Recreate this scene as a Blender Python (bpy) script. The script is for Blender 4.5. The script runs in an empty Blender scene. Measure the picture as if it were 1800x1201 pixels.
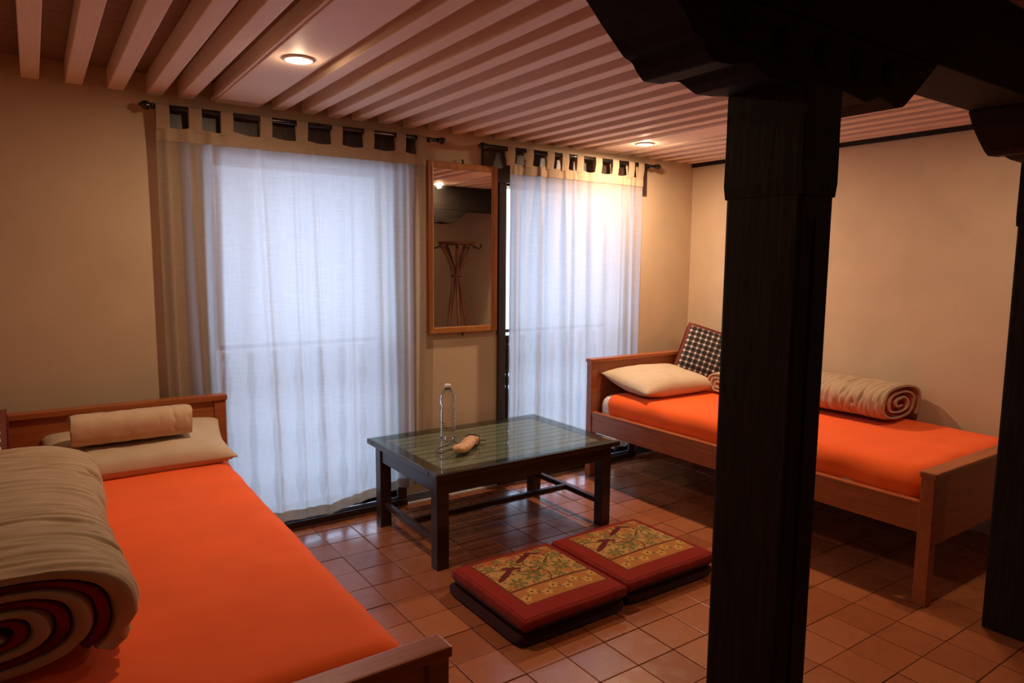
import bpy, bmesh, math, random
from mathutils import Vector, Matrix, noise

SC = bpy.context.scene
COL = SC.collection
PI = math.pi
random.seed(7)

# ------------------------------------------------------------------ camera
D, R, H = 3.507, 4.04, 2.124          # window wall y, right wall x, joist underside z
XL, YB = -0.60, -3.40                 # left wall x, rear wall y
F_PX, YAW, PITCH, ROLL = 1212.5, 0.60613, 0.1148, 0.00857
CAM = Vector((0, 0, 1.4))
_f = Vector((math.sin(YAW) * math.cos(PITCH), math.cos(YAW) * math.cos(PITCH), -math.sin(PITCH)))
_r = Vector((math.cos(YAW), -math.sin(YAW), 0)); _u = _r.cross(_f)
_r2 = _r * math.cos(ROLL) + _u * math.sin(ROLL); _u2 = _u * math.cos(ROLL) - _r * math.sin(ROLL)
cd = bpy.data.cameras.new('camera'); cam = bpy.data.objects.new('camera', cd); COL.objects.link(cam)
m = Matrix((_r2, _u2, -_f)).transposed().to_4x4(); m.translation = CAM
cam.matrix_world = m
cd.sensor_fit = 'HORIZONTAL'; cd.sensor_width = 36; cd.lens = 36 * F_PX / 1800; cd.clip_start = 0.02
SC.camera = cam

def project(p):
    d = Vector(p) - CAM; z = d.dot(_f)
    if z < .05: return None
    return 900 + F_PX * d.dot(_r2) / z, 600.5 - F_PX * d.dot(_u2) / z, z

# ------------------------------------------------------------------ world, light, exposure
W = bpy.data.worlds.new('overcast_sky'); SC.world = W; W.use_nodes = True
nt = W.node_tree; nt.nodes.clear()
tc = nt.nodes.new('ShaderNodeTexCoord'); sx = nt.nodes.new('ShaderNodeSeparateXYZ')
cr = nt.nodes.new('ShaderNodeValToRGB'); bg = nt.nodes.new('ShaderNodeBackground'); wo = nt.nodes.new('ShaderNodeOutputWorld')
mr = nt.nodes.new('ShaderNodeMapRange'); mr.inputs['From Min'].default_value = -1
nt.links.new(tc.outputs['Generated'], sx.inputs[0]); nt.links.new(sx.outputs['Z'], mr.inputs['Value'])
nt.links.new(mr.outputs[0], cr.inputs[0]); nt.links.new(cr.outputs[0], bg.inputs[0]); nt.links.new(bg.outputs[0], wo.inputs[0])
cr.color_ramp.elements[0].position = .46; cr.color_ramp.elements[0].color = (.40, .50, .72, 1)
cr.color_ramp.elements[1].position = .53; cr.color_ramp.elements[1].color = (.53, .71, 1.0, 1)
bg.inputs['Strength'].default_value = 4.2
LAMP_W = 20.0                         # watts of one downlight
LAMP_COL = (1.0, .69, .44)

vs = SC.view_settings
vs.view_transform = 'Standard'; vs.look = 'None'; vs.gamma = 1; vs.exposure = 0.0; vs.use_curve_mapping = False
SC.cycles.use_denoising = True
SC.cycles.max_bounces = 10; SC.cycles.diffuse_bounces = 6; SC.cycles.transparent_max_bounces = 16
SC.cycles.sample_clamp_indirect = 6

WINS = ((.70, 1.64), (2.372, 3.45))   # clear openings of the two windows in x
WZ0, WZ1 = .045, 1.87
for x0, x1 in WINS:                   # sampling portals in the openings
    ld = bpy.data.lights.new('window_portal', 'AREA'); ld.shape = 'RECTANGLE'; ld.size = x1 - x0 + .1; ld.size_y = WZ1 - WZ0 + .1
    ld.cycles.is_portal = True
    lo = bpy.data.objects.new('window_portal', ld); COL.objects.link(lo)
    lo.location = ((x0 + x1) / 2, D + .27, (WZ0 + WZ1) / 2); lo.rotation_euler = (-PI / 2, 0, 0)

# ------------------------------------------------------------------ materials
def mat(name):
    mt = bpy.data.materials.new(name); mt.use_nodes = True
    n = mt.node_tree; return mt, n, n.nodes['Principled BSDF'], n.nodes['Material Output']
def nd(n, t, **k):
    x = n.nodes.new(t)
    for a, b in k.items(): setattr(x, a, b)
    return x
def coords(n, scale=(1, 1, 1), kind='Object'):
    t = nd(n, 'ShaderNodeTexCoord'); mp = nd(n, 'ShaderNodeMapping'); mp.inputs['Scale'].default_value = scale
    n.links.new(t.outputs[kind], mp.inputs[0]); return mp.outputs[0]
def ramp(n, src, stops):
    c = nd(n, 'ShaderNodeValToRGB')
    while len(c.color_ramp.elements) < len(stops): c.color_ramp.elements.new(.5)
    for e, (p, col) in zip(c.color_ramp.elements, stops): e.position = p; e.color = (*col, 1)
    n.links.new(src, c.inputs[0]); return c.outputs[0]
def bump(n, b, src, strength, dist=.01):
    bp = nd(n, 'ShaderNodeBump'); bp.inputs['Strength'].default_value = strength; bp.inputs['Distance'].default_value = dist
    n.links.new(src, bp.inputs['Height']); n.links.new(bp.outputs[0], b.inputs['Normal'])
def simple(name, c, rough=.5, metal=0, var=.12, scale=20, bumpv=.05):
    mt, n, b, o = mat(name); v = coords(n)
    ns = nd(n, 'ShaderNodeTexNoise'); ns.inputs['Scale'].default_value = scale; ns.inputs['Detail'].default_value = 4
    n.links.new(v, ns.inputs['Vector'])
    n.links.new(ramp(n, ns.outputs[0], [(.3, tuple(x * (1 - var) for x in c)), (.7, tuple(min(1, x * (1 + var)) for x in c))]), b.inputs['Base Color'])
    b.inputs['Roughness'].default_value = rough; b.inputs['Metallic'].default_value = metal
    if bumpv: bump(n, b, ns.outputs[0], bumpv)
    return mt
def wood(name, c1, c2, rough=.4, scale=(30, 2, 30), bumpv=.08, spec=.5):
    mt, n, b, o = mat(name); v = coords(n, scale)
    ns = nd(n, 'ShaderNodeTexNoise'); ns.inputs['Scale'].default_value = 1.6; ns.inputs['Detail'].default_value = 6; ns.inputs['Distortion'].default_value = .6
    n.links.new(v, ns.inputs['Vector'])
    n.links.new(ramp(n, ns.outputs[0], [(.32, c1), (.68, c2)]), b.inputs['Base Color'])
    b.inputs['Roughness'].default_value = rough; b.inputs['Specular IOR Level'].default_value = spec; bump(n, b, ns.outputs[0], bumpv, .004); return mt
def cloth(name, c, var=.1, weave=600, rough=.9, big=9, bumpv=.25):
    mt, n, b, o = mat(name); v = coords(n)
    ns = nd(n, 'ShaderNodeTexNoise'); ns.inputs['Scale'].default_value = big; ns.inputs['Detail'].default_value = 5
    n2 = nd(n, 'ShaderNodeTexNoise'); n2.inputs['Scale'].default_value = weave; n2.inputs['Detail'].default_value = 1
    n.links.new(v, ns.inputs['Vector']); n.links.new(v, n2.inputs['Vector'])
    n.links.new(ramp(n, ns.outputs[0], [(.3, tuple(x * (1 - var) for x in c)), (.7, tuple(min(1, x * (1 + var)) for x in c))]), b.inputs['Base Color'])
    b.inputs['Roughness'].default_value = rough; b.inputs['Specular IOR Level'].default_value = .15
    b.inputs['Sheen Weight'].default_value = .1
    bump(n, b, n2.outputs[0], bumpv, .001); return mt

M = {}
M['plaster'] = simple('cream_plaster', (.56, .42, .285), .85, var=.05, scale=5, bumpv=.06)
M['rear_plaster'] = M['plaster']
M['ceil_paint'] = wood('cream_painted_joist', (.86, .65, .50), (.92, .71, .56), .6, (40, 3, 40), .05)
M['ceil_deck'] = wood('brown_ceiling_boards', (.22, .12, .075), (.30, .165, .105), .7, (3, 30, 10), .1)
M['panel_paint'] = simple('cream_ceiling_panel', (.92, .71, .57), .6, var=.03, scale=6, bumpv=.02)
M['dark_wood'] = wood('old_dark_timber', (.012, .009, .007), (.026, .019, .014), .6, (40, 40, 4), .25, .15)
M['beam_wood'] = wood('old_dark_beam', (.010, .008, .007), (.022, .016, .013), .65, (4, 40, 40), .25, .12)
M['frame_wood'] = wood('dark_window_timber', (.030, .016, .013), (.060, .032, .025), .45, (40, 40, 4), .15)
M['table_wood'] = wood('dark_brown_table_wood', (.022, .010, .006), (.055, .024, .014), .3, (3, 40, 40), .06)
M['slat_wood'] = wood('grey_brown_slat_wood', (.22, .18, .14), (.33, .27, .21), .45, (3, 60, 40), .06)
M['bed_wood'] = wood('orange_brown_bed_wood', (.30, .080, .024), (.42, .125, .040), .32, (3, 40, 40), .05)
M['bed_rail'] = wood('orange_brown_rail_wood', (.30, .080, .024), (.42, .125, .040), .32, (40, 3, 40), .05)
M['mirror_wood'] = wood('varnished_mirror_wood', (.34, .13, .035), (.48, .20, .06), .3, (30, 30, 4), .05)
M['cane'] = wood('brown_cane', (.14, .05, .02), (.24, .09, .035), .4, (30, 30, 5), .05)
M['grout'] = simple('dark_grout', (.11, .052, .034), .9, var=.2, scale=40)
M['skirt'] = simple('dark_blue_grey_skirting', (.16, .20, .29), .35, var=.15, scale=12)
M['nosing'] = simple('pale_cement_edge', (.80, .74, .70), .45, var=.1, scale=30)
M['black_metal'] = simple('black_iron', (.075, .068, .072), .24, .9, var=.2)
M['steel'] = simple('grey_steel', (.30, .28, .27), .35, 1)
M['sheet'] = cloth('orange_bedsheet', (.93, .130, .018), .06, 700, .85, 5, .15)
M['ticking'] = cloth('white_mattress_cover', (.74, .68, .66))
M['pillow'] = cloth('cream_pillowcase', (.56, .44, .31), .05)
M['towel'] = cloth('beige_towel', (.58, .42, .27), .07, 350, .95, 12, .6)
M['quilt'] = cloth('beige_quilt_cover', (.44, .32, .205), .08)
M['quilt_red'] = cloth('dark_red_quilt_lining', (.26, .014, .012), .15)
M['cush_red'] = cloth('red_cushion_cover', (.24, .018, .010), .18, 400, .9, 20)
M['cush_dark'] = cloth('maroon_cushion_side', (.045, .010, .012), .2)
M['piping'] = cloth('dark_cushion_piping', (.11, .012, .012))
M['white'] = simple('white_plastic', (.8, .78, .74), .4, var=.02)
M['tan'] = simple('tan_wrapped_bundle', (.62, .34, .16), .55, var=.25, scale=60, bumpv=.3)
M['cord'] = simple('dark_cord', (.09, .05, .028), .7)

def tile_mat():
    mt, n, b, o = mat('terracotta_tile'); v = coords(n, (1, 1, 1))
    oi = nd(n, 'ShaderNodeObjectInfo'); gi = nd(n, 'ShaderNodeNewGeometry')
    ad = nd(n, 'ShaderNodeMath', operation='ADD'); fr = nd(n, 'ShaderNodeMath', operation='FRACT')
    n.links.new(oi.outputs['Random'], ad.inputs[0]); n.links.new(gi.outputs['Random Per Island'], ad.inputs[1]); n.links.new(ad.outputs[0], fr.inputs[0])
    base = ramp(n, fr.outputs[0], [(0, (.30, .088, .034)), (.5, (.37, .115, .043)), (1, (.42, .145, .06))])
    mp = nd(n, 'ShaderNodeVectorMath', operation='ADD'); n.links.new(v, mp.inputs[0]); n.links.new(oi.outputs['Location'], mp.inputs[1])
    ns = nd(n, 'ShaderNodeTexNoise'); ns.inputs['Scale'].default_value = 14; ns.inputs['Detail'].default_value = 6; n.links.new(mp.outputs[0], ns.inputs['Vector'])
    mx = nd(n, 'ShaderNodeMix', data_type='RGBA', blend_type='MULTIPLY'); mx.inputs['Factor'].default_value = .8
    n.links.new(base, mx.inputs['A']); n.links.new(ramp(n, ns.outputs[0], [(.25, (.80, .76, .72)), (.75, (1, 1, 1))]), mx.inputs['B'])
    n.links.new(mx.outputs['Result'], b.inputs['Base Color'])
    n.links.new(ramp(n, ns.outputs[0], [(.3, (.32,) * 3), (.7, (.17,) * 3)]), b.inputs['Roughness'])
    bump(n, b, ns.outputs[0], .12, .004); return mt
M['tile'] = tile_mat()

def curtain_mat(name, c, tl, tr, ct=None):
    mt, n, b, o = mat(name); n.nodes.remove(b)
    v = coords(n, (1, 1, 1))
    wx = nd(n, 'ShaderNodeTexNoise'); wx.inputs['Scale'].default_value = 1; wx.inputs['Detail'].default_value = 3
    mp = nd(n, 'ShaderNodeMapping'); mp.inputs['Scale'].default_value = (260, 20, 9); n.links.new(v, mp.inputs[0]); n.links.new(mp.outputs[0], wx.inputs['Vector'])
    wz = nd(n, 'ShaderNodeTexNoise'); wz.inputs['Scale'].default_value = 1; wz.inputs['Detail'].default_value = 3
    mq = nd(n, 'ShaderNodeMapping'); mq.inputs['Scale'].default_value = (9, 20, 260); n.links.new(v, mq.inputs[0]); n.links.new(mq.outputs[0], wz.inputs['Vector'])
    av = nd(n, 'ShaderNodeMath', operation='MULTIPLY'); n.links.new(wx.outputs[0], av.inputs[0]); n.links.new(wz.outputs[0], av.inputs[1])
    cc = ramp(n, av.outputs[0], [(.12, tuple(x * .86 for x in c)), (.42, c)])
    df = nd(n, 'ShaderNodeBsdfDiffuse'); ts = nd(n, 'ShaderNodeBsdfTranslucent'); tp = nd(n, 'ShaderNodeBsdfTransparent')
    n.links.new(cc, df.inputs[0])
    ct = ct or c; n.links.new(ramp(n, av.outputs[0], [(.12, tuple(x * .86 for x in ct)), (.42, ct)]), ts.inputs[0])
    a = nd(n, 'ShaderNodeMixShader'); a.inputs[0].default_value = tl; n.links.new(df.outputs[0], a.inputs[1]); n.links.new(ts.outputs[0], a.inputs[2])
    e = nd(n, 'ShaderNodeMixShader'); e.inputs[0].default_value = tr; n.links.new(a.outputs[0], e.inputs[1]); n.links.new(tp.outputs[0], e.inputs[2])
    n.links.new(e.outputs[0], o.inputs[0]); return mt
M['curtain'] = curtain_mat('sheer_cream_cotton', (.50, .38, .27), .52, .035, (.80, .78, .76))
M['curtain_hem'] = curtain_mat('doubled_cream_cotton', (.44, .32, .22), .14, .0)
M['curtain_border'] = curtain_mat('doubled_border_cotton', (.44, .33, .23), .30, .05)

def pane_mat(name, tint=(1, 1, 1), rough=.0, ior=1.5):
    mt, n, b, o = mat(name); n.nodes.remove(b)
    tp = nd(n, 'ShaderNodeBsdfTransparent'); tp.inputs[0].default_value = (*tint, 1)
    gl = nd(n, 'ShaderNodeBsdfGlossy'); gl.inputs['Roughness'].default_value = rough
    fr = nd(n, 'ShaderNodeFresnel'); fr.inputs[0].default_value = ior
    mx = nd(n, 'ShaderNodeMixShader'); ge = nd(n, 'ShaderNodeNewGeometry'); iv = nd(n, 'ShaderNodeMath', operation='SUBTRACT'); iv.inputs[0].default_value = 1; n.links.new(ge.outputs['Backfacing'], iv.inputs[1])
    ml = nd(n, 'ShaderNodeMath', operation='MULTIPLY'); n.links.new(fr.outputs[0], ml.inputs[0]); n.links.new(iv.outputs[0], ml.inputs[1])
    n.links.new(ml.outputs[0], mx.inputs[0]); n.links.new(tp.outputs[0], mx.inputs[1]); n.links.new(gl.outputs[0], mx.inputs[2])
    n.links.new(mx.outputs[0], o.inputs[0]); return mt
M['pane'] = pane_mat('window_glass')
M['table_glass'] = pane_mat('table_glass', (.84, .92, .87), .02, 1.75)
mt, n, b, o = mat('mirror_silver'); b.inputs['Metallic'].default_value = 1; b.inputs['Roughness'].default_value = .02; b.inputs['Base Color'].default_value = (.90, .88, .82, 1); M['mirror'] = mt
mt, n, b, o = mat('clear_bottle_plastic'); b.inputs['Transmission Weight'].default_value = 1; b.inputs['Roughness'].default_value = .02; b.inputs['IOR'].default_value = 1.28; b.inputs['Base Color'].default_value = (.97, .98, 1, 1); M['bottle'] = mt
mt, n, b, o = mat('glowing_lens'); b.inputs['Base Color'].default_value = (.9, .85, .8, 1); b.inputs['Emission Color'].default_value = (1, .93, .82, 1); b.inputs['Emission Strength'].default_value = 9; M['lens'] = mt

def checked_mat():
    mt, n, b, o = mat('black_white_checked_cloth'); v = coords(n)
    sp = nd(n, 'ShaderNodeSeparateXYZ'); n.links.new(v, sp.inputs[0])
    def stripe(out):
        a = nd(n, 'ShaderNodeMath', operation='MULTIPLY'); a.inputs[1].default_value = 26; n.links.new(out, a.inputs[0])
        f = nd(n, 'ShaderNodeMath', operation='FRACT'); n.links.new(a.outputs[0], f.inputs[0])
        g = nd(n, 'ShaderNodeMath', operation='GREATER_THAN'); g.inputs[1].default_value = .36; n.links.new(f.outputs[0], g.inputs[0]); return g.outputs[0]
    s = nd(n, 'ShaderNodeMath', operation='ADD'); n.links.new(stripe(sp.outputs[0]), s.inputs[0]); n.links.new(stripe(sp.outputs[1]), s.inputs[1])
    h = nd(n, 'ShaderNodeMath', operation='MULTIPLY'); h.inputs[1].default_value = .5; n.links.new(s.outputs[0], h.inputs[0])
    chk = ramp(n, h.outputs[0], [(0, (.62, .52, .48)), (.45, (.10, .075, .065)), (.9, (.010, .008, .008))])
    n.nodes[chk.node.name].color_ramp.interpolation = 'CONSTANT'
    def lim(out):
        a = nd(n, 'ShaderNodeMath', operation='ABSOLUTE'); n.links.new(out, a.inputs[0])
        g = nd(n, 'ShaderNodeMath', operation='LESS_THAN'); g.inputs[1].default_value = .158; n.links.new(a.outputs[0], g.inputs[0]); return g.outputs[0]
    mm = nd(n, 'ShaderNodeMath', operation='MULTIPLY'); n.links.new(lim(sp.outputs[0]), mm.inputs[0]); n.links.new(lim(sp.outputs[1]), mm.inputs[1])
    mx = nd(n, 'ShaderNodeMix', data_type='RGBA'); n.links.new(mm.outputs[0], mx.inputs['Factor'])
    mx.inputs['A'].default_value = (.15, .035, .018, 1); n.links.new(chk, mx.inputs['B'])
    n.links.new(mx.outputs['Result'], b.inputs['Base Color']); b.inputs['Roughness'].default_value = .9; return mt
M['checked'] = checked_mat()

mt, n, b, o = mat('woven_cushion_print'); at = nd(n, 'ShaderNodeAttribute'); at.attribute_name = 'print'
n.links.new(at.outputs['Color'], b.inputs['Base Color']); b.inputs['Roughness'].default_value = .9; b.inputs['Specular IOR Level'].default_value = .15
ns = nd(n, 'ShaderNodeTexNoise'); ns.inputs['Scale'].default_value = 500; n.links.new(coords(n), ns.inputs['Vector']); bump(n, b, ns.outputs[0], .3, .001)
M['print'] = mt

# ------------------------------------------------------------------ mesh helpers
def mesh_obj(name, me, material, parent=None, smooth=False):
    o = bpy.data.objects.new(name, me); COL.objects.link(o)
    if material: me.materials.append(material)
    if smooth: me.polygons.foreach_set('use_smooth', [True] * len(me.polygons))
    if parent:
        o.parent = parent
        if not parent.get('_local'): me.transform(Matrix.Translation(-parent.location))
    return o
def from_bm(name, bm, material, parent=None, smooth=False):
    me = bpy.data.meshes.new(name); bmesh.ops.recalc_face_normals(bm, faces=bm.faces[:]); bm.to_mesh(me); bm.free()
    return mesh_obj(name, me, material, parent, smooth)
def from_py(name, vs_, fs, material, parent=None, smooth=True):
    me = bpy.data.meshes.new(name); me.from_pydata(vs_, [], fs); me.update()
    return mesh_obj(name, me, material, parent, smooth)
def add_box(bm, x0, x1, y0, y1, z0, z1, bev=0):
    v = [bm.verts.new(p) for p in ((x0, y0, z0), (x1, y0, z0), (x1, y1, z0), (x0, y1, z0), (x0, y0, z1), (x1, y0, z1), (x1, y1, z1), (x0, y1, z1))]
    fs = [bm.faces.new([v[i] for i in q]) for q in ((3, 2, 1, 0), (4, 5, 6, 7), (0, 1, 5, 4), (1, 2, 6, 5), (2, 3, 7, 6), (3, 0, 4, 7))]
    if bev:
        es = list({e for f in fs for e in f.edges})
        bmesh.ops.bevel(bm, geom=es, offset=bev, segments=2, affect='EDGES', profile=.6)
def box(name, dims, material, parent=None, bev=.004):
    bm = bmesh.new(); add_box(bm, *dims, bev=bev); return from_bm(name, bm, material, parent)
def prism(name, pts, axis, a0, a1, material, parent=None, bev=0):
    """pts: 2-D outline; axis 'y': pts=(x,z), 'x': pts=(y,z), 'z': pts=(x,y)"""
    bm = bmesh.new()
    def P(p, a): return {'y': (p[0], a, p[1]), 'x': (a, p[0], p[1]), 'z': (p[0], p[1], a)}[axis]
    A = [bm.verts.new(P(p, a0)) for p in pts]; B = [bm.verts.new(P(p, a1)) for p in pts]; k = len(pts)
    bm.faces.new(A); bm.faces.new(B[::-1])
    for i in range(k): bm.faces.new((A[i], B[i], B[(i + 1) % k], A[(i + 1) % k]))
    if bev: bmesh.ops.bevel(bm, geom=[e for e in bm.edges], offset=bev, segments=1, affect='EDGES')
    return from_bm(name, bm, material, parent)
def lathe(bm, prof, c, seg=20, axis='z'):
    rings = []
    for r, h in prof:
        ring = []
        for k in range(seg):
            a = 2 * PI * k / seg; q = (r * math.cos(a), r * math.sin(a), h)
            if axis == 'x': q = (h, q[0], q[1])
            if axis == 'y': q = (q[0], h, q[1])
            ring.append(bm.verts.new(Vector(c) + Vector(q)))
        rings.append(ring)
    for a, b_ in zip(rings, rings[1:]):
        for k in range(seg): bm.faces.new((a[k], a[(k + 1) % seg], b_[(k + 1) % seg], b_[k]))
    bm.faces.new(rings[0][::-1]); bm.faces.new(rings[-1])
def turned(name, prof, c, material, parent=None, seg=20, axis='z'):
    bm = bmesh.new(); lathe(bm, prof, c, seg, axis); return from_bm(name, bm, material, parent, True)
def tube(name, pts, r, material, parent=None, seg=8, closed=False):
    pts = [Vector(p) for p in pts]; k = len(pts); vs_ = []; fs = []
    rr = r if isinstance(r, (list, tuple)) else [r] * k
    up = Vector((.13, .2, 1)).normalized()
    for i, p in enumerate(pts):
        a = pts[(i - 1) % k] if (closed or i) else p; b_ = pts[(i + 1) % k] if (closed or i < k - 1) else p
        t = (b_ - a).normalized(); e = t.cross(up)
        if e.length < .05: e = t.cross(Vector((1, 0, 0)))
        e.normalize(); g = e.cross(t)
        for q in range(seg):
            w = 2 * PI * q / seg; vs_.append(p + (e * math.cos(w) + g * math.sin(w)) * rr[i])
    for i in range(k if closed else k - 1):
        j = (i + 1) % k
        for q in range(seg): fs.append((i * seg + q, i * seg + (q + 1) % seg, j * seg + (q + 1) % seg, j * seg + q))
    if not closed: fs.append(tuple(range(seg))[::-1]); fs.append(tuple(range((k - 1) * seg, k * seg)))
    return from_py(name, vs_, fs, material, parent)
def rbox(n3, dims, r, fn=None, power=1):
    """soft box: subdivided box whose edges are rounded with radius r; fn displaces"""
    x0, x1, y0, y1, z0, z1 = dims; lo = (x0, y0, z0); hi = (x1, y1, z1); idx = {}; vs_ = []; fs = []
    rr = (r, r, r) if not isinstance(r, tuple) else r
    def spaced(i, k):
        t = i / k; return .5 - .5 * math.cos(PI * t) * (.35 + .65 * abs(math.cos(PI * t)) ** .3) if 0 < i < k else float(i == k)
    def vid(i, j, k):
        if (i, j, k) in idx: return idx[(i, j, k)]
        t = [spaced(i, n3[0]), spaced(j, n3[1]), spaced(k, n3[2])]
        p = [lo[a] + (hi[a] - lo[a]) * t[a] for a in range(3)]
        c = [min(max(p[a], lo[a] + rr[a]), hi[a] - rr[a]) for a in range(3)]
        d = Vector([(p[a] - c[a]) / rr[a] for a in range(3)])
        if d.length > 1e-9:
            mx = max(abs(x) for x in d); d = d.normalized() * mx if d.length > 0 else d
            p = [c[a] + d[a] * rr[a] for a in range(3)]
        q = Vector(p)
        if fn: q = fn(q)
        idx[(i, j, k)] = len(vs_); vs_.append(q); return idx[(i, j, k)]
    a, b_, c = n3
    for i in range(a):
        for j in range(b_):
            fs.append((vid(i, j, 0), vid(i, j + 1, 0), vid(i + 1, j + 1, 0), vid(i + 1, j, 0)))
            fs.append((vid(i, j, c), vid(i + 1, j, c), vid(i + 1, j + 1, c), vid(i, j + 1, c)))
    for i in range(a):
        for k in range(c):
            fs.append((vid(i, 0, k), vid(i + 1, 0, k), vid(i + 1, 0, k + 1), vid(i, 0, k + 1)))
            fs.append((vid(i, b_, k), vid(i, b_, k + 1), vid(i + 1, b_, k + 1), vid(i + 1, b_, k)))
    for j in range(b_):
        for k in range(c):
            fs.append((vid(0, j, k), vid(0, j, k + 1), vid(0, j + 1, k + 1), vid(0, j + 1, k)))
            fs.append((vid(a, j, k), vid(a, j + 1, k), vid(a, j + 1, k + 1), vid(a, j, k + 1)))
    return vs_, fs
def tag(o, label=None, cat=None, group=None, kind=None):
    if label: o['label'] = label
    if cat: o['category'] = cat
    if group: o['group'] = group
    if kind: o['kind'] = kind
    return o
def empty(name, loc, label=None, cat=None, group=None, kind=None):
    o = bpy.data.objects.new(name, None); COL.objects.link(o); o.location = loc; o.empty_display_size = .1
    return tag(o, label, cat, group, kind)
def nz(x, y, z=0.): return noise.noise(Vector((x, y, z)))

# ------------------------------------------------------------------ floor
floor = tag(box('floor', (XL, R, YB, D, -.05, -.004), M['grout'], bev=0), 'red terracotta tiled floor with dark joints', kind='structure')
P_T, TX, TY = .178, 1.667, 1.787
bm = bmesh.new(); s = P_T / 2 - .0017; add_box(bm, -s, s, -s, s, -.012, 0, .002)
tile_me = bpy.data.meshes.new('tile'); bmesh.ops.recalc_face_normals(bm, faces=bm.faces[:]); bm.to_mesh(tile_me); bm.free(); tile_me.materials.append(M['tile'])
cells = []
for i in range(-14, 14):
    for j in range(-30, 11):
        cx, cy = TX + (i + .5) * P_T, TY + (j + .5) * P_T
        if cx - s < XL or cx + s > R or cy - s < YB or cy + s > D: 
            continue
        q = project((cx, cy, 0)); seen = q and -60 < q[0] < 1860 and q[1] < 1260
        if seen and (cx < .62 and 1.2 < cy): seen = False
        cells.append((q[2] if seen else 99, cx, cy))
cells.sort()
bm = bmesh.new()
for k, (z, cx, cy) in enumerate(cells):
    dz = random.uniform(-.0012, .0008)
    if z < 99 and k < 295:
        t = bpy.data.objects.new('tile', tile_me); COL.objects.link(t); t.parent = floor; t.location = (cx, cy, dz)
    else: add_box(bm, cx - s, cx + s, cy - s, cy + s, -.012, dz)
xs = sorted({round(c[1], 4) for c in cells}); ys = sorted({round(c[2], 4) for c in cells})
for cy in ys:                          # cut tiles along the side walls
    add_box(bm, XL + .004, xs[0] - s - .006, cy - s, cy + s, -.012, 0); add_box(bm, xs[-1] + s + .006, R - .004, cy - s, cy + s, -.012, 0)
for cx in xs:
    add_box(bm, cx - s, cx + s, YB + .004, ys[0] - s - .006, -.012, 0); add_box(bm, cx - s, cx + s, ys[-1] + s + .006, D - .004, -.012, 0)
tag(from_bm('far_tiles', bm, M['tile'], floor), 'terracotta tiles beyond and under the furniture', kind='stuff')

# ------------------------------------------------------------------ walls
WT = .26
bm = bmesh.new(); HT = H + .12
xsplit = [XL - .2, WINS[0][0], WINS[0][1], WINS[1][0], WINS[1][1], R + .2]
for a, b_, hole in ((0, 1, 0), (1, 2, 1), (2, 3, 0), (3, 4, 1), (4, 5, 0)):
    if hole:
        add_box(bm, xsplit[a], xsplit[b_], D, D + WT, -.05, WZ0); add_box(bm, xsplit[a], xsplit[b_], D, D + WT, WZ1, HT)
    else: add_box(bm, xsplit[a], xsplit[b_], D, D + WT, -.05, HT)
tag(from_bm('wall_far', bm, M['plaster']), 'cream plastered wall with two tall windows', kind='structure')
tag(box('wall_right', (R, R + .2, YB, D, -.05, HT), M['plaster'], bev=0), 'cream plastered wall along the right bed', kind='structure')
tag(box('wall_left', (XL - .2, XL, YB, D, -.05, HT), M['plaster'], bev=0), 'cream plastered wall beside the left bed', kind='structure')
tag(box('wall_rear', (XL - .2, R + .2, YB - .2, YB, -.05, HT), M['rear_plaster'], bev=0), 'cream plastered wall behind the camera', kind='structure')
tag(box('baseboard_far', (XL, R, D - .012, D, .012, .062), M['skirt'], bev=.002), 'dark blue grey skirting under the windows', kind='structure')
tag(box('trim_1', (XL, R, D - .024, D, 0, .018), M['nosing'], bev=.003), 'pale cement edge along the foot of the window wall', kind='structure')
tag(box('trim_2', (R - .02, R, YB, D, H - .025, H + .002), M['dark_wood'], bev=.002), 'thin dark strip where right wall meets joists', kind='structure')

# ------------------------------------------------------------------ ceiling
ceil = tag(box('ceiling', (XL - .2, R + .2, YB, D + WT, H + .085, H + .14), M['ceil_deck'], bev=0), 'dark brown boards above cream painted joists', kind='structure')
JX = [-.40, -.262, -.112, .037, .188, .340, .490, .617, 1.030, 1.178, 1.307, 1.437, 1.582, 1.730, 1.880, 2.030, 2.176, 2.322, 2.470, 2.618, 2.766, 2.912, 3.335, 3.470, 3.605, 3.740, 3.875, 3.99]
bm = bmesh.new(); add_box(bm, -.031, .031, YB + .002, D - .001, 0, .085, .004)
jme = bpy.data.meshes.new('joist'); bmesh.ops.recalc_face_normals(bm, faces=bm.faces[:]); bm.to_mesh(jme); bm.free(); jme.materials.append(M['ceil_paint'])
for x in JX:
    j = bpy.data.objects.new('joist', jme); COL.objects.link(j); j.parent = ceil; j.location = (x, 0, H + random.uniform(-.002, .002))
for x0, x1 in ((.738, .930), (3.02, 3.245)):
    box('ceiling_panel', (x0, x1, YB + .002, D - .001, H - .001, H + .085), M['panel_paint'], ceil, .003)
    for xe in (x0 - .014, x1 + .002): box('panel_bead', (xe, xe + .012, YB + .002, D - .001, H + .004, H + .02), M['ceil_paint'], ceil, .002)

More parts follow.
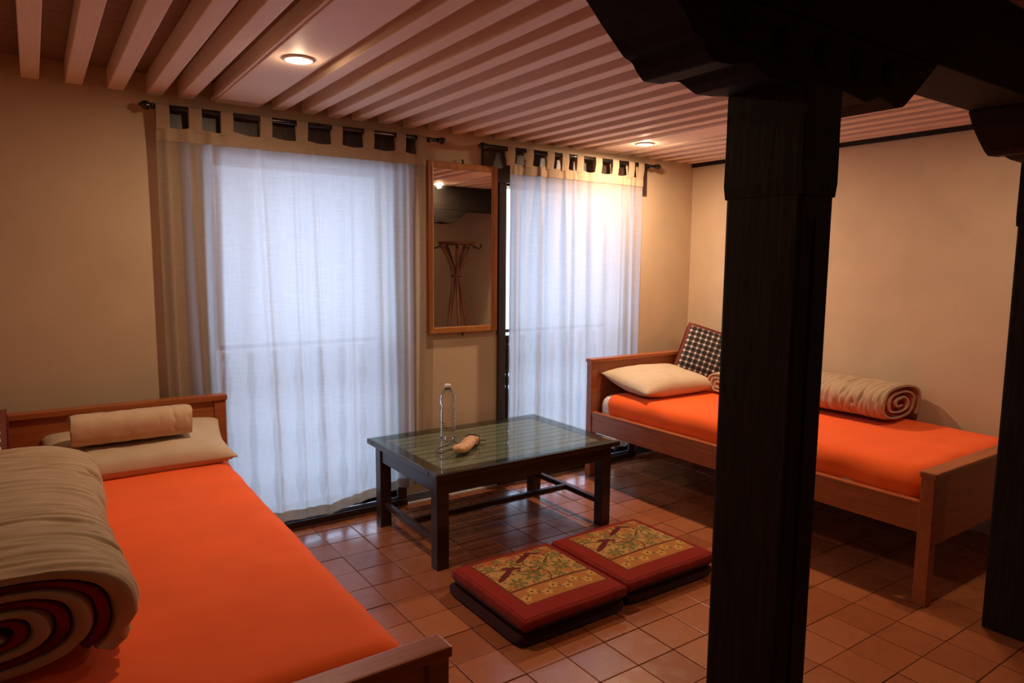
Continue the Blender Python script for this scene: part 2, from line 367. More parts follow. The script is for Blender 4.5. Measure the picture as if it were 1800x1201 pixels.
# ------------------------------------------------------------------ windows
def window(name, x0, x1, label):
    w = empty(name, ((x0 + x1) / 2, D, WZ0), label, None, None, 'structure')
    F = M['frame_wood']
    box('lintel', (x0 - .17, x1 + (.17 if x0 < 1 else .10), D - .018, D + .10, WZ1, 2.085), F, w, .004)
    for a, b_ in ((x0 - .055, x0), (x1, x1 + .055)):
        box('jamb', (a, b_, D - .018, D + .10, WZ0 - .06, WZ1), F, w, .004)
    box('sill', (x0 - .055, x1 + .055, D - .03, D + .14, WZ0 - .035, WZ0), F, w, .004)
    box('mid_rail', (x0, x1, D + .035, D + .055, .962, .982), F, w, .004)
    xm = (x0 + x1) / 2
    for a, b_ in ((x0 + .03, x1),):
        box('pane', (a + .002, b_ - .002, D + .052, D + .056, .99, WZ1 - .002), M['pane'], w, 0)
    box('stile', (x0, x0 + .03, D + .035, D + .075, .985, WZ1), F, w, .003)
    k = int((x1 - x0) / .11); st = (x1 - x0) / k
    prof = [(r_, h_ * 1.08) for r_, h_ in [(.010, 0), (.020, .02), (.020, .05), (.009, .075), (.024, .15), (.027, .19), (.010, .26), (.018, .29), (.010, .32), (.024, .42), (.018, .46), (.009, .53), (.016, .56), (.009, .60), (.026, .68), (.018, .74), (.010, .78), (.022, .81), (.014, .83)]]
    first = None
    for i in range(k):
        x = x0 + (i + .5) * st
        if first is None:
            first = turned('baluster', prof, (x, D + .055, WZ0), F, w, 10); fx = x
        else:
            o = first.copy(); COL.objects.link(o); o.parent = w; o.location = (x - fx, 0, 0)
    return w
window('window_1', *WINS[0], 'dark timber window behind the wide curtain beside the left bed')
window('window_2', *WINS[1], 'dark timber window with carved balusters between mirror and right bed')

# ------------------------------------------------------------------ beam and pillars
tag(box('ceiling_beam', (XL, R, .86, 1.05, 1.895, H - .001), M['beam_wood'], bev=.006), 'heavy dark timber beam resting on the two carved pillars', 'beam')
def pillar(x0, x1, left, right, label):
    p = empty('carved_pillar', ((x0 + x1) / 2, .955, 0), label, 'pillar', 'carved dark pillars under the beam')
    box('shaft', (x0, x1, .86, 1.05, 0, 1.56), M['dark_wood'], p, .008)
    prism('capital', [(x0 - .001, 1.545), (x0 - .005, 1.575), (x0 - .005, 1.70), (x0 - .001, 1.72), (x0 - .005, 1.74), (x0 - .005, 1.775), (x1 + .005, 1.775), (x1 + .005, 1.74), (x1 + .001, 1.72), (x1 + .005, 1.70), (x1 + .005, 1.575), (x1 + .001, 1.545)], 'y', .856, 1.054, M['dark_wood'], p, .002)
    pts = [(q[0], q[1]) for q in left] + [(q[0], q[1]) for q in right]
    prism('bracket', pts, 'y', .865, 1.05, M['beam_wood'], p, .003)
    # carved relief on the faces of the bracket
    for yy in (.865,):
        for dx in (-.27, -.135, 0, .135, .27):
            turned('rosette', [(.030, -.008), (.030, .004), (.018, .010), (.012, .004)], ((x0 + x1) / 2 + dx, yy, 1.838), M['beam_wood'], p, 10, 'y')
    for yy in (.855, 1.049):
        box('face_rib', ((x0 + x1) / 2 - .008, (x0 + x1) / 2 + .008, yy, yy + .006, .3, 1.5), M['dark_wood'], p, .002)
    return p
L1 = [(.885, 1.895), (.928, 1.86), (.974, 1.826), (.988, 1.806), (1.001, 1.802), (1.018, 1.802), (1.026, 1.782), (1.046, 1.767), (1.10, 1.770), (1.15, 1.786), (1.158, 1.786), (1.175, 1.774), (1.206, 1.764), (1.26, 1.768), (1.31, 1.775)]
R1 = [(1.46, 1.775), (1.52, 1.768), (1.565, 1.764), (1.60, 1.774), (1.615, 1.786), (1.66, 1.776), (1.70, 1.768), (1.732, 1.775), (1.75, 1.795), (1.781, 1.812), (1.83, 1.855), (1.884, 1.895)]
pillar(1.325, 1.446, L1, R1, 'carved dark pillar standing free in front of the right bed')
L2 = [(2.503, 1.895), (2.507, 1.887), (2.548, 1.847), (2.60, 1.81), (2.642, 1.78), (2.671, 1.768), (2.75, 1.772), (2.782, 1.782), (2.80, 1.784), (2.85, 1.772), (2.92, 1.771)]
R2 = [(6.06 - x, z) for x, z in reversed(L2)]
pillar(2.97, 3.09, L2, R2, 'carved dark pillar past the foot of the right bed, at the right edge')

# ------------------------------------------------------------------ downlights
def downlight(x, y, label, dim=1.):
    d = empty('downlight', (x, y, H - .001), label, 'light', 'recessed ceiling downlights')
    turned('rim', [(.052, 0), (.055, -.003), (.052, -.007), (.043, -.008), (.040, -.004), (.040, 0)], (x, y, H - .001), M['white'], d, 28)
    turned('lens', [(.038, -.001), (.038, -.005), (.030, -.0065)], (x, y, H - .001), M['lens'], d, 28)
    ld = bpy.data.lights.new('downlight_glow', 'AREA'); ld.shape = 'DISK'; ld.size = .07; ld.energy = LAMP_W * dim; ld.color = LAMP_COL
    lo = bpy.data.objects.new('downlight_glow', ld); COL.objects.link(lo); lo.parent = d; lo.location = (0, 0, -.012)
    ld = bpy.data.lights.new('lens_spill', 'POINT'); ld.shadow_soft_size = .012; ld.energy = LAMP_W * dim * .055; ld.color = LAMP_COL
    lo = bpy.data.objects.new('lens_spill', ld); COL.objects.link(lo); lo.parent = d; lo.location = (0, 0, -.034)
downlight(.836, 2.575, 'round white downlight in the ceiling panel above the left bed', .60)
downlight(3.115, 3.09, 'round white downlight in the ceiling near the right-hand curtain', 1.25)
downlight(3.156, -1.05, 'round white downlight in the dim passage behind the pillars', .16)
downlight(3.156, 1.20, 'round white downlight close to the beam, seen in the mirror', .40)

# ------------------------------------------------------------------ curtains and rods
CY = D - .075
def rod(x0, x1, label):
    r = empty('curtain_rod', ((x0 + x1) / 2, CY, 2.060), label, 'curtain rod', 'black iron curtain rods')
    turned('pole', [(.0105, x0), (.0105, x1)], (0, CY, 2.060), M['black_metal'], r, 16, 'x')
    for s_, x in ((-1, x0), (1, x1)):
        turned('finial', [(.010, 0), (.016, s_ * .006), (.011, s_ * .012), (.020, s_ * .026), (.019, s_ * .040), (.008, s_ * .054), (.002, s_ * .060)], (x, CY, 2.060), M['black_metal'], r, 16, 'x')
        xx = x - s_ * .05
        tube('bracket', [(xx, D - .019, 2.075), (xx, CY + .02, 2.070), (xx, CY + .012, 2.052), (xx, CY, 2.047), (xx, CY - .013, 2.056)], .006, M['black_metal'], r)
rod(.475, 1.868, 'black rod carrying the wide curtain beside the left bed')
rod(2.195, 3.56, 'black rod carrying the curtain between mirror and right bed')

def curtain(x0, x1, tabs, hem, label, folds, seed):
    c = empty('curtain', ((x0 + x1) / 2, CY, 2.06), label, 'curtain', 'sheer tab-top curtains')
    NU, NV = 260, 70; ztop = 1.985
    def pos(u, v, extra=0., zlo=None, zhi=None):
        x = x0 + (x1 - x0) * u
        zb = hem(u); zt = ztop + .012 * abs(math.sin(u * PI * (len(tabs) - 1)))*-1
        lo = zb if zlo is None else zlo(u); hi = zt if zhi is None else zhi(u)
        z = hi + (lo - hi) * v
        y = CY + .0
        dep = min(1, (zt - z) / .5 + .25)
        for (fu, wd, amp, drift) in folds:
            d = (u - fu - drift * (zt - z)) / wd
            y += amp * dep * math.exp(-d * d)
        y += .006 * dep * math.sin(u * 61 + seed + 1.1 * nz(u * 4, z, seed)) + .007 * nz(u * 7 + seed, z * .55, 3.1) + .004 * nz(u * 25, z * 1.1, seed)
        x += .010 * nz(u * 5, z * 1.3, seed + 9) * v
        return Vector((x, y + extra, z))
    def sheet(name, mt, lo=None, hi=None, extra=0., nv=NV):
        vs_ = [pos(i / NU, j / nv, extra, lo, hi) for j in range(nv + 1) for i in range(NU + 1)]
        fs = [(j * (NU + 1) + i, j * (NU + 1) + i + 1, (j + 1) * (NU + 1) + i + 1, (j + 1) * (NU + 1) + i) for j in range(nv) for i in range(NU)]
        return from_py(name, vs_, fs, mt, c)
    sheet('panel', M['curtain'])
    sheet('header_band', M['curtain_hem'], lambda u: ztop - .068, None, -.004, 6)
    sheet('border', M['curtain_border'], lambda u: hem(u) - .052, lambda u: hem(u) + .001, .001, 6)
    for k, x in enumerate(tabs):
        w = .027; pts = []
        u = (x - x0) / (x1 - x0); yf = pos(min(max(u, 0), 1), 0).y
        path = [(yf - .004, 1.965), (CY - .016, 2.03), (CY - .0145, 2.060)] + [(CY - .0145 * math.cos(a), 2.060 + .0145 * math.sin(a)) for a in (PI * q / 6 for q in range(1, 6))] + [(CY + .0145, 2.060), (CY + .014, 2.03), (yf + .004, 1.965)]
        vs_ = []; fs = []
        for (yy, zz) in path:
            vs_ += [(x - w, yy, zz), (x + w * .3, yy - .002, zz), (x + w, yy, zz)]
        for i in range(len(path) - 1):
            for q in (0, 1): fs.append((i * 3 + q, i * 3 + q + 1, i * 3 + q + 4, i * 3 + q + 3))
        from_py('tab', vs_, fs, M['curtain_hem'], c)
    return c
curtain(.478, 1.795, [.507, .639, .773, .949, 1.120, 1.296, 1.466, 1.646, 1.768],
        lambda u: .135 + .05 * max(0, u - .55) / .45 + .012 * math.sin(u * 9), 'wide cream tab-top curtain glowing beside the left bed',
        [(.03, .012, -.03, 0), (.065, .014, .03, .004), (.10, .013, -.035, .012), (.145, .014, .025, .0), (.17, .012, -.04, -.008), (.205, .012, .012, -.010), (.33, .012, -.016, .02), (.46, .012, .016, .01), (.53, .010, -.014, .016), (.67, .012, .015, 0), (.80, .014, -.02, .004), (.86, .014, .028, .006), (.91, .012, -.022, .0), (.96, .014, .03, 0)], 1.7)
curtain(2.352, 3.447, [2.355, 2.490, 2.649, 2.765, 2.884, 3.040, 3.188, 3.331, 3.421],
        lambda u: .15 + .025 * u + .010 * math.sin(u * 7 + 1), 'cream tab-top curtain glowing between the mirror and the right bed',
        [(.03, .014, -.02, 0), (.09, .014, .02, 0), (.20, .014, -.03, .004), (.25, .012, .02, .004), (.38, .014, -.022, .01), (.45, .012, -.026, .006), (.56, .014, .018, .012), (.70, .014, -.014, .01), (.84, .012, .022, .0), (.89, .014, -.03, 0), (.95, .014, .025, 0)], 5.2)

# ------------------------------------------------------------------ mirror
mx0, mx1, mz0, mz1 = 1.832, 2.298, .986, 1.957
mir = empty('wall_mirror', ((mx0 + mx1) / 2, D - .03, mz0), 'tall wood-framed mirror hanging between the two curtains', 'mirror')
for nm, dm in (('frame_stile', (mx0, mx0 + .037, D - .032, D - .004, mz0, mz1)), ('frame_stile', (mx1 - .037, mx1, D - .032, D - .004, mz0, mz1)), ('frame_rail', (mx0 + .037, mx1 - .037, D - .032, D - .004, mz1 - .037, mz1)), ('frame_rail', (mx0 + .037, mx1 - .037, D - .032, D - .004, mz0, mz0 + .037))):
    f = box(nm, dm, M['mirror_wood'], mir, .005)
for a in (mx0 + .024, mx1 - .030): box('frame_bead', (a, a + .006, D - .036, D - .031, mz0 + .03, mz1 - .03), M['mirror_wood'], mir, .002)
box('glass', (mx0 + .032, mx1 - .032, D - .024, D - .018, mz0 + .032, mz1 - .032), M['mirror'], mir, 0)
tube('hook', [((mx0 + mx1) / 2, D - .002, mz1 - .005), ((mx0 + mx1) / 2, D - .02, mz1 + .006), ((mx0 + mx1) / 2, D - .014, mz1 + .022)], .006, M['black_metal'], mir)
tube('hook', [((mx0 + mx1) / 2, D - .002, mz0 + .004), ((mx0 + mx1) / 2, D - .02, mz0 - .008), ((mx0 + mx1) / 2, D - .014, mz0 - .016)], .006, M['black_metal'], mir)

# ------------------------------------------------------------------ beds
def bed(x0, label):
    x1 = x0 + 1.075; y0, y1 = 1.24, 3.375
    b_ = empty('bed', ((x0 + x1) / 2, (y0 + y1) / 2, 0), label, 'bed', 'pair of wooden single beds')
    Wd = M['bed_wood']
    for x in (x0, x1 - .05):
        box('leg', (x, x + .05, y1 - .05, y1, 0, .765), Wd, b_, .004)
        box('leg', (x, x + .05, y0, y0 + .055, 0, .545), Wd, b_, .004)
    box('headboard_panel', (x0 + .05, x1 - .05, y1 - .04, y1 - .012, .30, .757), Wd, b_, .003)
    box('headboard_cap', (x0 - .006, x1 + .006, y1 - .058, y1 + .006, .757, .782), Wd, b_, .005)
    box('footboard_panel', (x0 + .05, x1 - .05, y0 + .012, y0 + .042, .25, .542), Wd, b_, .003)
    box('footboard_cap', (x0 - .006, x1 + .006, y0 - .006, y0 + .060, .542, .568), Wd, b_, .006)
    for x in (x0 + .006, x1 - .034):
        box('side_rail', (x, x + .028, y0 + .05, y1 - .05, .305, .425), M['bed_rail'], b_, .004)
        box('rail_lip', (x - .004, x + .032, y0 + .055, y1 - .05, .424, .436), M['bed_rail'], b_, .003)
    k = 13
    for i in range(k):
        yy = y0 + .10 + i * (y1 - y0 - .24) / (k - 1)
        box('slat', (x0 + .04, x1 - .04, yy, yy + .07, .335, .355), Wd, b_, .003)
    return b_
BL, BR = -.375, 2.935
bed(BL, 'orange-brown wooden bed at the left, foot towards the viewer')
bed(BR, 'orange-brown wooden bed along the right wall, past the dark pillar')

def bedding(x0, name_side, sheet_end):
    xa, xb = x0 + .045, x0 + 1.03
    def soft(q):
        return q + Vector((.004 * nz(q.y * 5, q.z * 9, 1), 0, .006 * nz(q.x * 2.2, q.y * 2.0, x0) + .003 * nz(q.x * 6, q.y * 4, 2)))
    v, f = rbox((16, 34, 8), (xa + .006, xb - .006, 1.305, 3.320, .357, .548), .075, soft)
    o = from_py('mattress', v, f, M['ticking']); tag(o, 'white mattress under the orange sheet of the %s bed' % name_side, 'mattress', 'single bed mattresses')
    def soft2(q):
        q = soft(q); e = max(abs(q.x - (xa + xb) / 2) / ((xb - xa) / 2), abs(q.y - 2.3) / 1.0)
        w = .004 * math.sin(q.y * 55 + 5 * nz(q.x, q.y * 3, 4)) * max(0, nz(q.x * 1.5, q.y * 2.3, 7)) * (1 if q.z > .40 else .5)
        side = .006 * nz(q.y * 9, q.z * 14, 3.3) if e > .9 else 0
        return q + Vector((side, side * .3, w))
    v, f = rbox((44, 110, 12), (xa, xb, 1.298, sheet_end, .380, .560), .075, soft2)
    o = from_py('bedsheet', v, f, M['sheet']); tag(o, 'plain bright orange sheet stretched over the %s bed' % name_side, 'bedsheet', 'orange bedsheets')
bedding(BL, 'left', 3.328)
bedding(BR, 'right', 3.265)

# ------------------------------------------------------------------ pillows, towels, cushions, quilts
def pillow(name, sx, sy, th, mt, seed, flare=.10, nu=36, nv=28, lift=None, power=2.6):
    """local pillow, centre at the origin, thin seam all round"""
    vs_ = []; fs = []
    for sgn in (1, -1):
        for j in range(nv + 1):
            for i in range(nu + 1):
                u, v = 2 * i / nu - 1, 2 * j / nv - 1
                x = sx / 2 * u * (1 - flare * (1 - v * v) * 0 - flare * .5 * (1 - abs(v) ** 2) * abs(u) ** 6 * 1)
                y = sy / 2 * v * (1 - flare * .5 * (1 - abs(u) ** 2) * abs(v) ** 6)
                t = max(0, (1 - abs(u) ** power)) ** .55 * max(0, (1 - abs(v) ** power)) ** .55
                z = sgn * (th / 2 * t * (1 + .12 * nz(u * 1.6, v * 1.6, seed)) + .003)
                z += .004 * nz(u * 5, v * 5, seed + 2) * t * sgn
                if lift: z += lift(u, v)
                vs_.append((x, y, z))
    k = (nu + 1) * (nv + 1)
    for j in range(nv):
        for i in range(nu):
            a = j * (nu + 1) + i; fs.append((a, a + 1, a + nu + 2, a + nu + 1)); fs.append((k + a, k + a + nu + 1, k + a + nu + 2, k + a + 1))
    for i in range(nu):
        fs.append((i, k + i, k + i + 1, i + 1)); a = nv * (nu + 1) + i; fs.append((a, a + 1, k + a + 1, k + a))
    for j in range(nv):
        a = j * (nu + 1); fs.append((a, a + nu + 1, k + a + nu + 1, k + a)); a += nu; fs.append((a, k + a, k + a + nu + 1, a + nu + 1))
    return from_py(name, vs_, fs, mt)
o = pillow('pillow', .68, .40, .105, M['pillow'], 3, power=4, lift=lambda u, v: .06 * max(0, v) ** 1.3 - .012 * max(0, -v) ** 2)
o.matrix_world = Matrix.Translation((.322, 3.150, .606)) @ Matrix.Rotation(-.02, 4, 'Z') @ Matrix.Rotation(.03, 4, 'X')
tag(o, 'flat cream pillow on the left bed, under a rolled towel', 'pillow', 'cream pillows')
o = pillow('pillow', .66, .43, .15, M['pillow'], 8, lift=lambda u, v: .03 * max(0, v) ** 1.5)
o.matrix_world = Matrix.Translation((3.345, 3.115, .632)) @ Matrix.Rotation(-.03, 4, 'Z') @ Matrix.Rotation(.10, 4, 'X')
tag(o, 'plump cream pillow at the head of the right bed', 'pillow', 'cream pillows')

def checked(loc, u, lean, roll, label):
    root = empty('checked_cushion', (0, 0, 0), label, 'cushion', 'black and white checked cushions'); root['_local'] = 1
    o = pillow('cover', .36, .36, .10, M['checked'], loc[0], flare=.06); o.parent = root
    e = Vector(u).normalized(); g = (Vector((0, 0, 1)) * math.cos(lean) + Vector((-e.y, e.x, 0)) * math.sin(lean)).normalized()
    nrm = e.cross(g); mm = Matrix((e, g, nrm)).transposed().to_4x4()
    root.matrix_world = Matrix.Translation(loc) @ mm @ Matrix.Rotation(roll, 4, 'Z')
    pts = []
    for k in range(64):
        a = 2 * PI * k / 64; c_, s_ = math.cos(a), math.sin(a); q = (abs(c_) ** 14 + abs(s_) ** 14) ** (-1 / 14); pts.append((  .178 * c_ * q, .178 * s_ * q, 0))
    p = tube('piping', pts, .005, M['piping'], root, 6, True)
    return root
checked((3.845, 3.165, .772), (.72, -.69, 0), .35, -.32, 'checked cushion propped in the corner of the right bed')
checked((-.290, 3.175, .685), (.97, -.1, 0), .90, .10, 'checked cushion at the head of the left bed, beside its pillow')

def roll(name, y0, y1, cx, z0, hw, hh, pitch, turns, mt_a, mt_b, label, cat, group, wr=.006, wl=34, axis='y', start=-.9, squash=.0, nseg=300, waist=.0, frac=.58):
    """rolled quilt or towel: a flattened spiral of cover and lining lying along an axis"""
    root = empty(name, (cx, (y0 + y1) / 2, z0) if axis == 'y' else ((y0 + y1) / 2, cx, z0), label, cat, group); root['_local'] = 1
    L = y1 - y0; nth = int(turns * 44)
    def section(rho, th, t):
        c_, s_ = math.cos(th), math.sin(th); e = 2.6
        q = (abs(c_) ** e + abs(s_) ** e) ** (-1 / e)
        wst = 1 - waist * math.exp(-((t - .45) / .22) ** 2)
        return hw * rho * c_ * q * wst, hh + hh * rho * s_ * q * (1 - squash * (1 if s_ > 0 else 0) * (1 - t))
    def ribbon(pname, a, b_, mt, outer):
        vs_ = []; fs = []; ring = nth + 1
        for j in range(nseg + 1):
            t = j / nseg
            endr = min(1., min(t, 1 - t) * L / .03); endr = 1 - .5 * (1 - endr) ** 2
            for side in (0, 1):
                for i in range(ring):
                    th = start + i / nth * turns * 2 * PI
                    rho = 1 - pitch * (i / nth * turns) - (a if side == 0 else b_) * pitch
                    mid = 1 - pitch * (i / nth * turns) - (a + b_) / 2 * pitch
                    rho = mid + (rho - mid) * endr
                    yy = -L / 2 + L * t
                    yy += (.012 * nz(th * .8, t * 2, hw) + (.0 if outer else -.006)) * (1 if t > .5 else -1) * (1 if t in (0, 1) else .0)
                    if i < nth * .98 / turns * 1.02 and side == 0 and outer:
                        ww = .9 - 1.7 * max(0, 1 - 3.2 * abs(nz(th * .9 + hw, yy * wl, 1))) ** 1.5 * (.4 + nz(th * 1.3, yy * 11, 5) ** 2 * 4) + .5 * nz(th * 1.1, yy * wl * 2.3, 2)
                        rho += wr / max(hw, hh) * ww
                    x, z = section(max(rho, .03), th, t)
                    vs_.append((x, yy, max(z, .0)) if axis == 'y' else (yy, x, max(z, .0)))
        n2 = 2 * ring
        for j in range(nseg):
            for i in range(ring - 1):
                p, q = j * n2 + i, (j + 1) * n2 + i
                fs.append((p, p + 1, q + 1, q)); fs.append((p + ring, q + ring, q + ring + 1, p + ring + 1))
            p, q = j * n2, (j + 1) * n2
            fs.append((p, q, q + ring, p + ring)); p += ring - 1; q += ring - 1; fs.append((p, p + ring, q + ring, q))
        for j in (0, nseg):
            for i in range(ring - 1):
                p = j * n2 + i; fs.append((p, p + ring, p + ring + 1, p + 1) if j == 0 else (p, p + 1, p + ring + 1, p + ring))
        bm = bmesh.new(); me = bpy.data.meshes.new(pname); me.from_pydata(vs_, [], fs); bm.from_mesh(me); bpy.data.meshes.remove(me)
        return from_bm(pname, bm, mt, root, True)
    ribbon('cover', 0, frac, mt_a, True)
    ribbon('lining', frac + .02, .97, mt_b, False)
    return root
roll('rolled_quilt', 1.585, 2.70, -.118, .556, .262, .122, .27, 3.0, M['quilt'], M['quilt_red'], 'large rolled beige quilt with red lining on the left bed', 'quilt', 'rolled quilts', .013, 26, start=-.75, waist=.07)
roll('rolled_quilt', 1.80, 2.74, 3.788, .556, .235, .108, .27, 3.0, M['quilt'], M['quilt_red'], 'rolled beige quilt with red lining on the right bed against wall', 'quilt', 'rolled quilts', .009, 26, start=-.75)
roll('rolled_towel', .085, .512, 3.125, .654, .080, .072, .30, 2.6, M['towel'], M['towel'], 'beige rolled towel lying on the pillow of the left bed', 'towel', 'rolled towels', .0016, 14, axis='x', start=-.8)
roll('rolled_towel', 3.590, 3.98, 2.850, .558, .085, .074, .30, 2.6, M['towel'], M['towel'], 'beige rolled towel on the right bed, half hidden by the pillar', 'towel', 'rolled towels', .0016, 14, axis='x', start=-.8)

# ------------------------------------------------------------------ coffee table
tx0, tx1, ty0, ty1, tz = 1.405, 2.505, 2.600, 3.370, .47
tb = empty('coffee_table', ((tx0 + tx1) / 2, (ty0 + ty1) / 2, 0), 'low dark wooden coffee table with a glass sheet over slats', 'table')
Wt = M['table_wood']
fw = .075; ft = .026
for nm, dm in (('top_frame', (tx0, tx1, ty0, ty0 + fw, tz - .006 - ft, tz - .006)), ('top_frame', (tx0, tx1, ty1 - fw, ty1, tz - .006 - ft, tz - .006)), ('top_frame', (tx0, tx0 + fw, ty0 + fw, ty1 - fw, tz - .006 - ft, tz - .006)), ('top_frame', (tx1 - fw, tx1, ty0 + fw, ty1 - fw, tz - .006 - ft, tz - .006))):
    box(nm, dm, Wt, tb, .004)
k = 9; sp = (ty1 - ty0 - 2 * fw) / k
for i in range(k):
    box('top_slat', (tx0 + fw, tx1 - fw, ty0 + fw + i * sp + .004, ty0 + fw + (i + 1) * sp - .004, tz - .028, tz - .009), M['slat_wood'], tb, .002)
box('glass_top', (tx0 + .004, tx1 - .004, ty0 + .004, ty1 - .004, tz - .0055, tz), M['table_glass'], tb, .001)
lx0, lx1, ly0, ly1, lw = tx0 + .028, tx1 - .02, ty0 + .045, ty1 - .045, .062
for x in (lx0, lx1 - lw):
    for y in (ly0, ly1 - lw): box('leg', (x, x + lw, y, y + lw, 0, tz - .032), Wt, tb, .005)
for y in (ly0 + .008, ly1 - .032): box('apron', (lx0 + lw, lx1 - lw, y, y + .024, tz - .115, tz - .032), Wt, tb, .003)
for x in (lx0 + .008, lx1 - .032): box('apron', (x, x + .024, ly0 + lw, ly1 - lw, tz - .115, tz - .032), Wt, tb, .003)
for x in (lx0 + .018, lx1 - .044): box('stretcher', (x, x + .026, ly0 + lw, ly1 - lw, .105, .135), Wt, tb, .004)
ym = (ly0 + ly1) / 2
box('stretcher', (lx0 + .044, lx1 - .044, ym - .014, ym + .014, .106, .134), Wt, tb, .004)

# bottle
bx, by = 1.752, 3.115
bt = empty('water_bottle', (bx, by, tz), 'clear plastic water bottle standing on the glass coffee table', 'bottle')
prof = [(.034, .001), (.040, .008)]
for i in range(6):
    z = .018 + i * .024; prof += [(.0405, z), (.0368, z + .010), (.0405, z + .020)]
prof += [(.036, .168), (.034, .178), (.041, .192), (.041, .224), (.036, .244), (.022, .262), (.0135, .270), (.0135, .276)]
turned('body', prof, (bx, by, tz), M['bottle'], bt, 36)
turned('cap', [(.0165, .273), (.0165, .290), (.0135, .293)], (bx, by, tz), M['white'], bt, 20)
turned('neck_ring', [(.0175, .2695), (.0175, .2725)], (bx, by, tz), M['bottle'], bt, 20)
# bundle with strap and cord
ang = .62
bd = empty('strapped_bundle', (1.735, 2.885, tz + .004), 'small tan bundle with dark strap and cord loops on the glass table', 'bundle'); bd['_local'] = 1
bd.rotation_euler = (0, 0, ang)
def lump(q): return Vector((q.x, q.y + .006 * math.sin(q.x * 26), q.z + .006 * nz(q.x * 20, q.y * 20, 1) * (q.z > .01) + .004 * math.sin(q.x * 30)))
v, f = rbox((26, 10, 8), (-.140, .140, -.034, .034, .001, .046), (.06, .032, .020), lump); from_py('wrap', v, f, M['tan'], bd)
pts = []
for k in range(24):
    a = 2 * PI * k / 24; c_, s_ = math.cos(a), math.sin(a); q = (abs(c_) ** 4 + abs(s_) ** 4) ** (-1 / 4); pts.append((.065 + .01 * s_, .039 * c_ * q, .0265 + .0245 * s_ * q))
tube('strap', pts, .004, M['cord'], bd, 6, True)
tube('cord', [(-.06 + .115 * math.cos(a) * .9, .075 + .035 * math.sin(a) + .012 * math.cos(3 * a), .006 + .010 * (1 + math.sin(2 * a)) / 2) for a in (2 * PI * k / 36 for k in range(36))], .0035, M['cord'], bd, 6, True)
tube('cord', [(.10 + .05 * t, -.005 + .03 * math.sin(t * 5), .02 - .012 * t) for t in (k / 14 for k in range(15))], .0035, M['cord'], bd, 6)

# ------------------------------------------------------------------ floor cushions
def ell(u, v, cx, cy, a, b_, rot=0):
    c_, s_ = math.cos(rot), math.sin(rot); x, y = u - cx, v - cy; X, Y = x * c_ + y * s_, -x * s_ + y * c_
    return (X / a) ** 2 + (Y / b_) ** 2 < 1
TANC, ORG, OLV, MAR, RED, BRN = (.44, .24, .075), (.40, .15, .04), (.15, .135, .04), (.11, .014, .016), (.24, .018, .010), (.11, .035, .012)
def printed(u, v):
    if not (.12 < u < .965 and .14 < v < .965): return RED
    if u < .132 or u > .953 or v < .152 or v > .953: return BRN
    if v < .36:                                           # blossom strip along the near edge
        k = (u - .13) / .105; cu = (math.floor(k) + .5) * .105 + .13; cv = .26 + .035 * (1 if int(math.floor(k)) % 2 else -1)
        r_ = math.hypot(u - cu, v - cv); a = math.atan2(v - cv, u - cu)
        if r_ < .012: return MAR
        if r_ < .040 + .010 * math.cos(5 * a): return (.52, .30, .07)
        if ell(u, v, cu + .05, .26, .03, .014, .8): return OLV
        return ORG
    if v < .378: return BRN
    for (cx, cy, a, b_, rt) in ((.26, .62, .13, .030, .55), (.37, .70, .09, .028, -.5), (.60, .83, .14, .030, .5), (.72, .87, .08, .026, -.6)):
        if ell(u, v, cx, cy, a, b_, rt): return MAR       # dark wing shapes
    for (cx, cy, r_) in ((.27, .46, .085), (.46, .51, .105), (.63, .63, .09), (.79, .55, .095), (.85, .74, .08), (.47, .79, .075), (.21, .80, .07), (.34, .88, .055), (.67, .44, .06), (.90, .45, .05), (.80, .89, .055)):
        d = math.hypot(u - cx, v - cy); a = math.atan2(v - cy, u - cx)
        if d < .25 * r_: return ORG
        if d < r_ * (.72 + .28 * math.cos(6 * a + cx * 9)): return OLV
    if abs(v - .66 - .10 * math.sin(u * 9)) < .010 or abs(u - .56 - .05 * math.sin(v * 16)) < .008: return BRN
    q = nz(u * 26, v * 26, 5)
    if q > .34: return OLV
    if q < -.38: return BRN
    if nz(u * 7, v * 7, 3) > .22: return ORG
    if v > .80 and nz(u * 9, v * 9, 8) > -.05: return (.40, .09, .03)
    return TANC
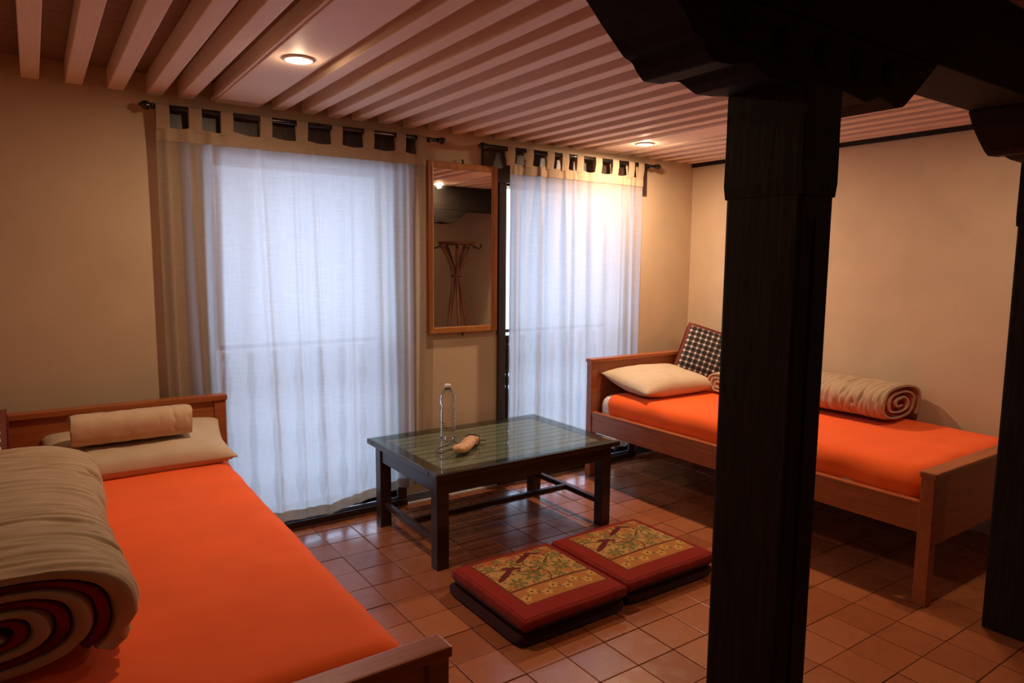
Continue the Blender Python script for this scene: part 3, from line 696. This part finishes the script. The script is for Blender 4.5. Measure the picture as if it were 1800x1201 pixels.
def floor_cushion(x0, x1, y0, y1, z0, z1, label, group, seed):
    c = empty('floor_cushion', ((x0 + x1) / 2, (y0 + y1) / 2, z0), label, 'cushion', group)
    hx, hy = (x1 - x0) / 2, (y1 - y0) / 2; mx_, my_ = (x0 + x1) / 2, (y0 + y1) / 2
    def dome(x, y):
        u, v = abs(x - mx_) / hx, abs(y - my_) / hy
        return .010 * max(0, 1 - u ** 3) * max(0, 1 - v ** 3) + .003 * nz(x * 6, y * 6, seed)
    def fn(q):
        return Vector((q.x, q.y, q.z + (dome(q.x, q.y) if q.z > (z0 + z1) / 2 else 0)))
    v, f = rbox((20, 20, 6), (x0, x1, y0, y1, z0, z1 - .010), .02, fn); from_py('body', v, f, M['cush_red'] if z0 > .02 else M['cush_dark'], c)
    pts = []
    for k in range(72):
        a = 2 * PI * k / 72; c_, s_ = math.cos(a), math.sin(a); q = (abs(c_) ** 16 + abs(s_) ** 16) ** (-1 / 16)
        pts.append((mx_ + hx * .995 * c_ * q, my_ + hy * .995 * s_ * q, z0 + .012))
    tube('piping', pts, .006, M['cush_dark'], c, 6, True)
    if z0 > .02:
        N = 130; vs_ = []; cols = []; fs = []
        for j in range(N + 1):
            for i in range(N + 1):
                u, w = i / N, j / N; x, y = x0 + .016 + (x1 - x0 - .032) * u, y0 + .016 + (y1 - y0 - .032) * w
                vs_.append((x, y, z1 - .010 + dome(x, y) + .0008)); cols.append(printed(u, w))
        for j in range(N):
            for i in range(N): a = j * (N + 1) + i; fs.append((a, a + 1, a + N + 2, a + N + 1))
        o = from_py('printed_top', vs_, fs, M['print'], c)
        at = o.data.color_attributes.new('print', 'FLOAT_COLOR', 'POINT')
        at.data.foreach_set('color', [x for q in cols for x in (*q, 1)])
    return c
floor_cushion(1.385, 1.905, 1.905, 2.445, .056, .116, 'printed red floor cushion nearest the left bed, upper of its stack', 'printed floor cushions', 1)
floor_cushion(1.375, 1.900, 1.915, 2.450, .0, .055, 'dark floor cushion under the printed one nearest the left bed', 'dark lower floor cushions', 2)
floor_cushion(1.920, 2.470, 1.925, 2.450, .054, .112, 'printed red floor cushion nearest the dark pillar, upper of its stack', 'printed floor cushions', 3)
floor_cushion(1.925, 2.460, 1.930, 2.440, .0, .053, 'dark floor cushion under the printed one nearest the pillar', 'dark lower floor cushions', 4)

# ------------------------------------------------------------------ coat stand (seen in the mirror)
cs = empty('coat_stand', (3.69, .60, 0), 'brown cane coat stand with flared hooked top, seen in the mirror', 'coat stand')
for k in range(5):
    a = 2 * PI * k / 5 + .3; pts = []
    for i in range(25):
        t = i / 24; z = 1.60 * t
        if t < .78: r_ = .036 + .205 * (1 - t / .78) ** 1.25
        else: r_ = .036 + .15 * ((t - .78) / .22) ** 1.6
        aa = a + .5 * t; pts.append((3.69 + r_ * math.cos(aa), .60 + r_ * math.sin(aa), z))
    tube('upright', pts, .018, M['cane'], cs, 8)
    aa = a + .5; ca, sa = math.cos(aa), math.sin(aa)
    tube('hook', [(3.69 + r_ * ca, .60 + r_ * sa, z) for r_, z in ((.17, 1.57), (.21, 1.545), (.245, 1.535), (.265, 1.55), (.265, 1.585))], .008, M['black_metal'], cs, 6)
for z, r_ in ((1.595, .185), (1.585, .10), (1.25, .052), (.55, .155)):
    tube('ring', [(3.69 + r_ * math.cos(2 * PI * k / 32), .60 + r_ * math.sin(2 * PI * k / 32), z) for k in range(32)], .012, M['cane'], cs, 8, True)
turned('finial', [(.030, 1.18), (.045, 1.22), (.045, 1.30), (.030, 1.34)], (3.69, .60, 0), M['cane'], cs, 14)

# pieces that belong to a part go one level deeper
BELONG = {'rail_lip': 'side_rail', 'headboard_cap': 'headboard_panel', 'footboard_cap': 'footboard_panel', 'rosette': 'bracket', 'face_rib': 'shaft', 'frame_bead': 'frame_stile', 'panel_bead': 'ceiling_panel', 'neck_ring': 'body', 'strap': 'wrap'}
def mid(o): return sum((Vector(c) for c in o.bound_box), Vector()) / 8
for o in list(SC.objects):
    k = o.name.split('.')[0]
    if k in BELONG and o.parent:
        sib = [q for q in o.parent.children if q.name.split('.')[0] == BELONG[k]]
        if sib: o.parent = min(sib, key=lambda q: (mid(q) - mid(o)).length)

for o in SC.objects:
    if '_local' in o: del o['_local']
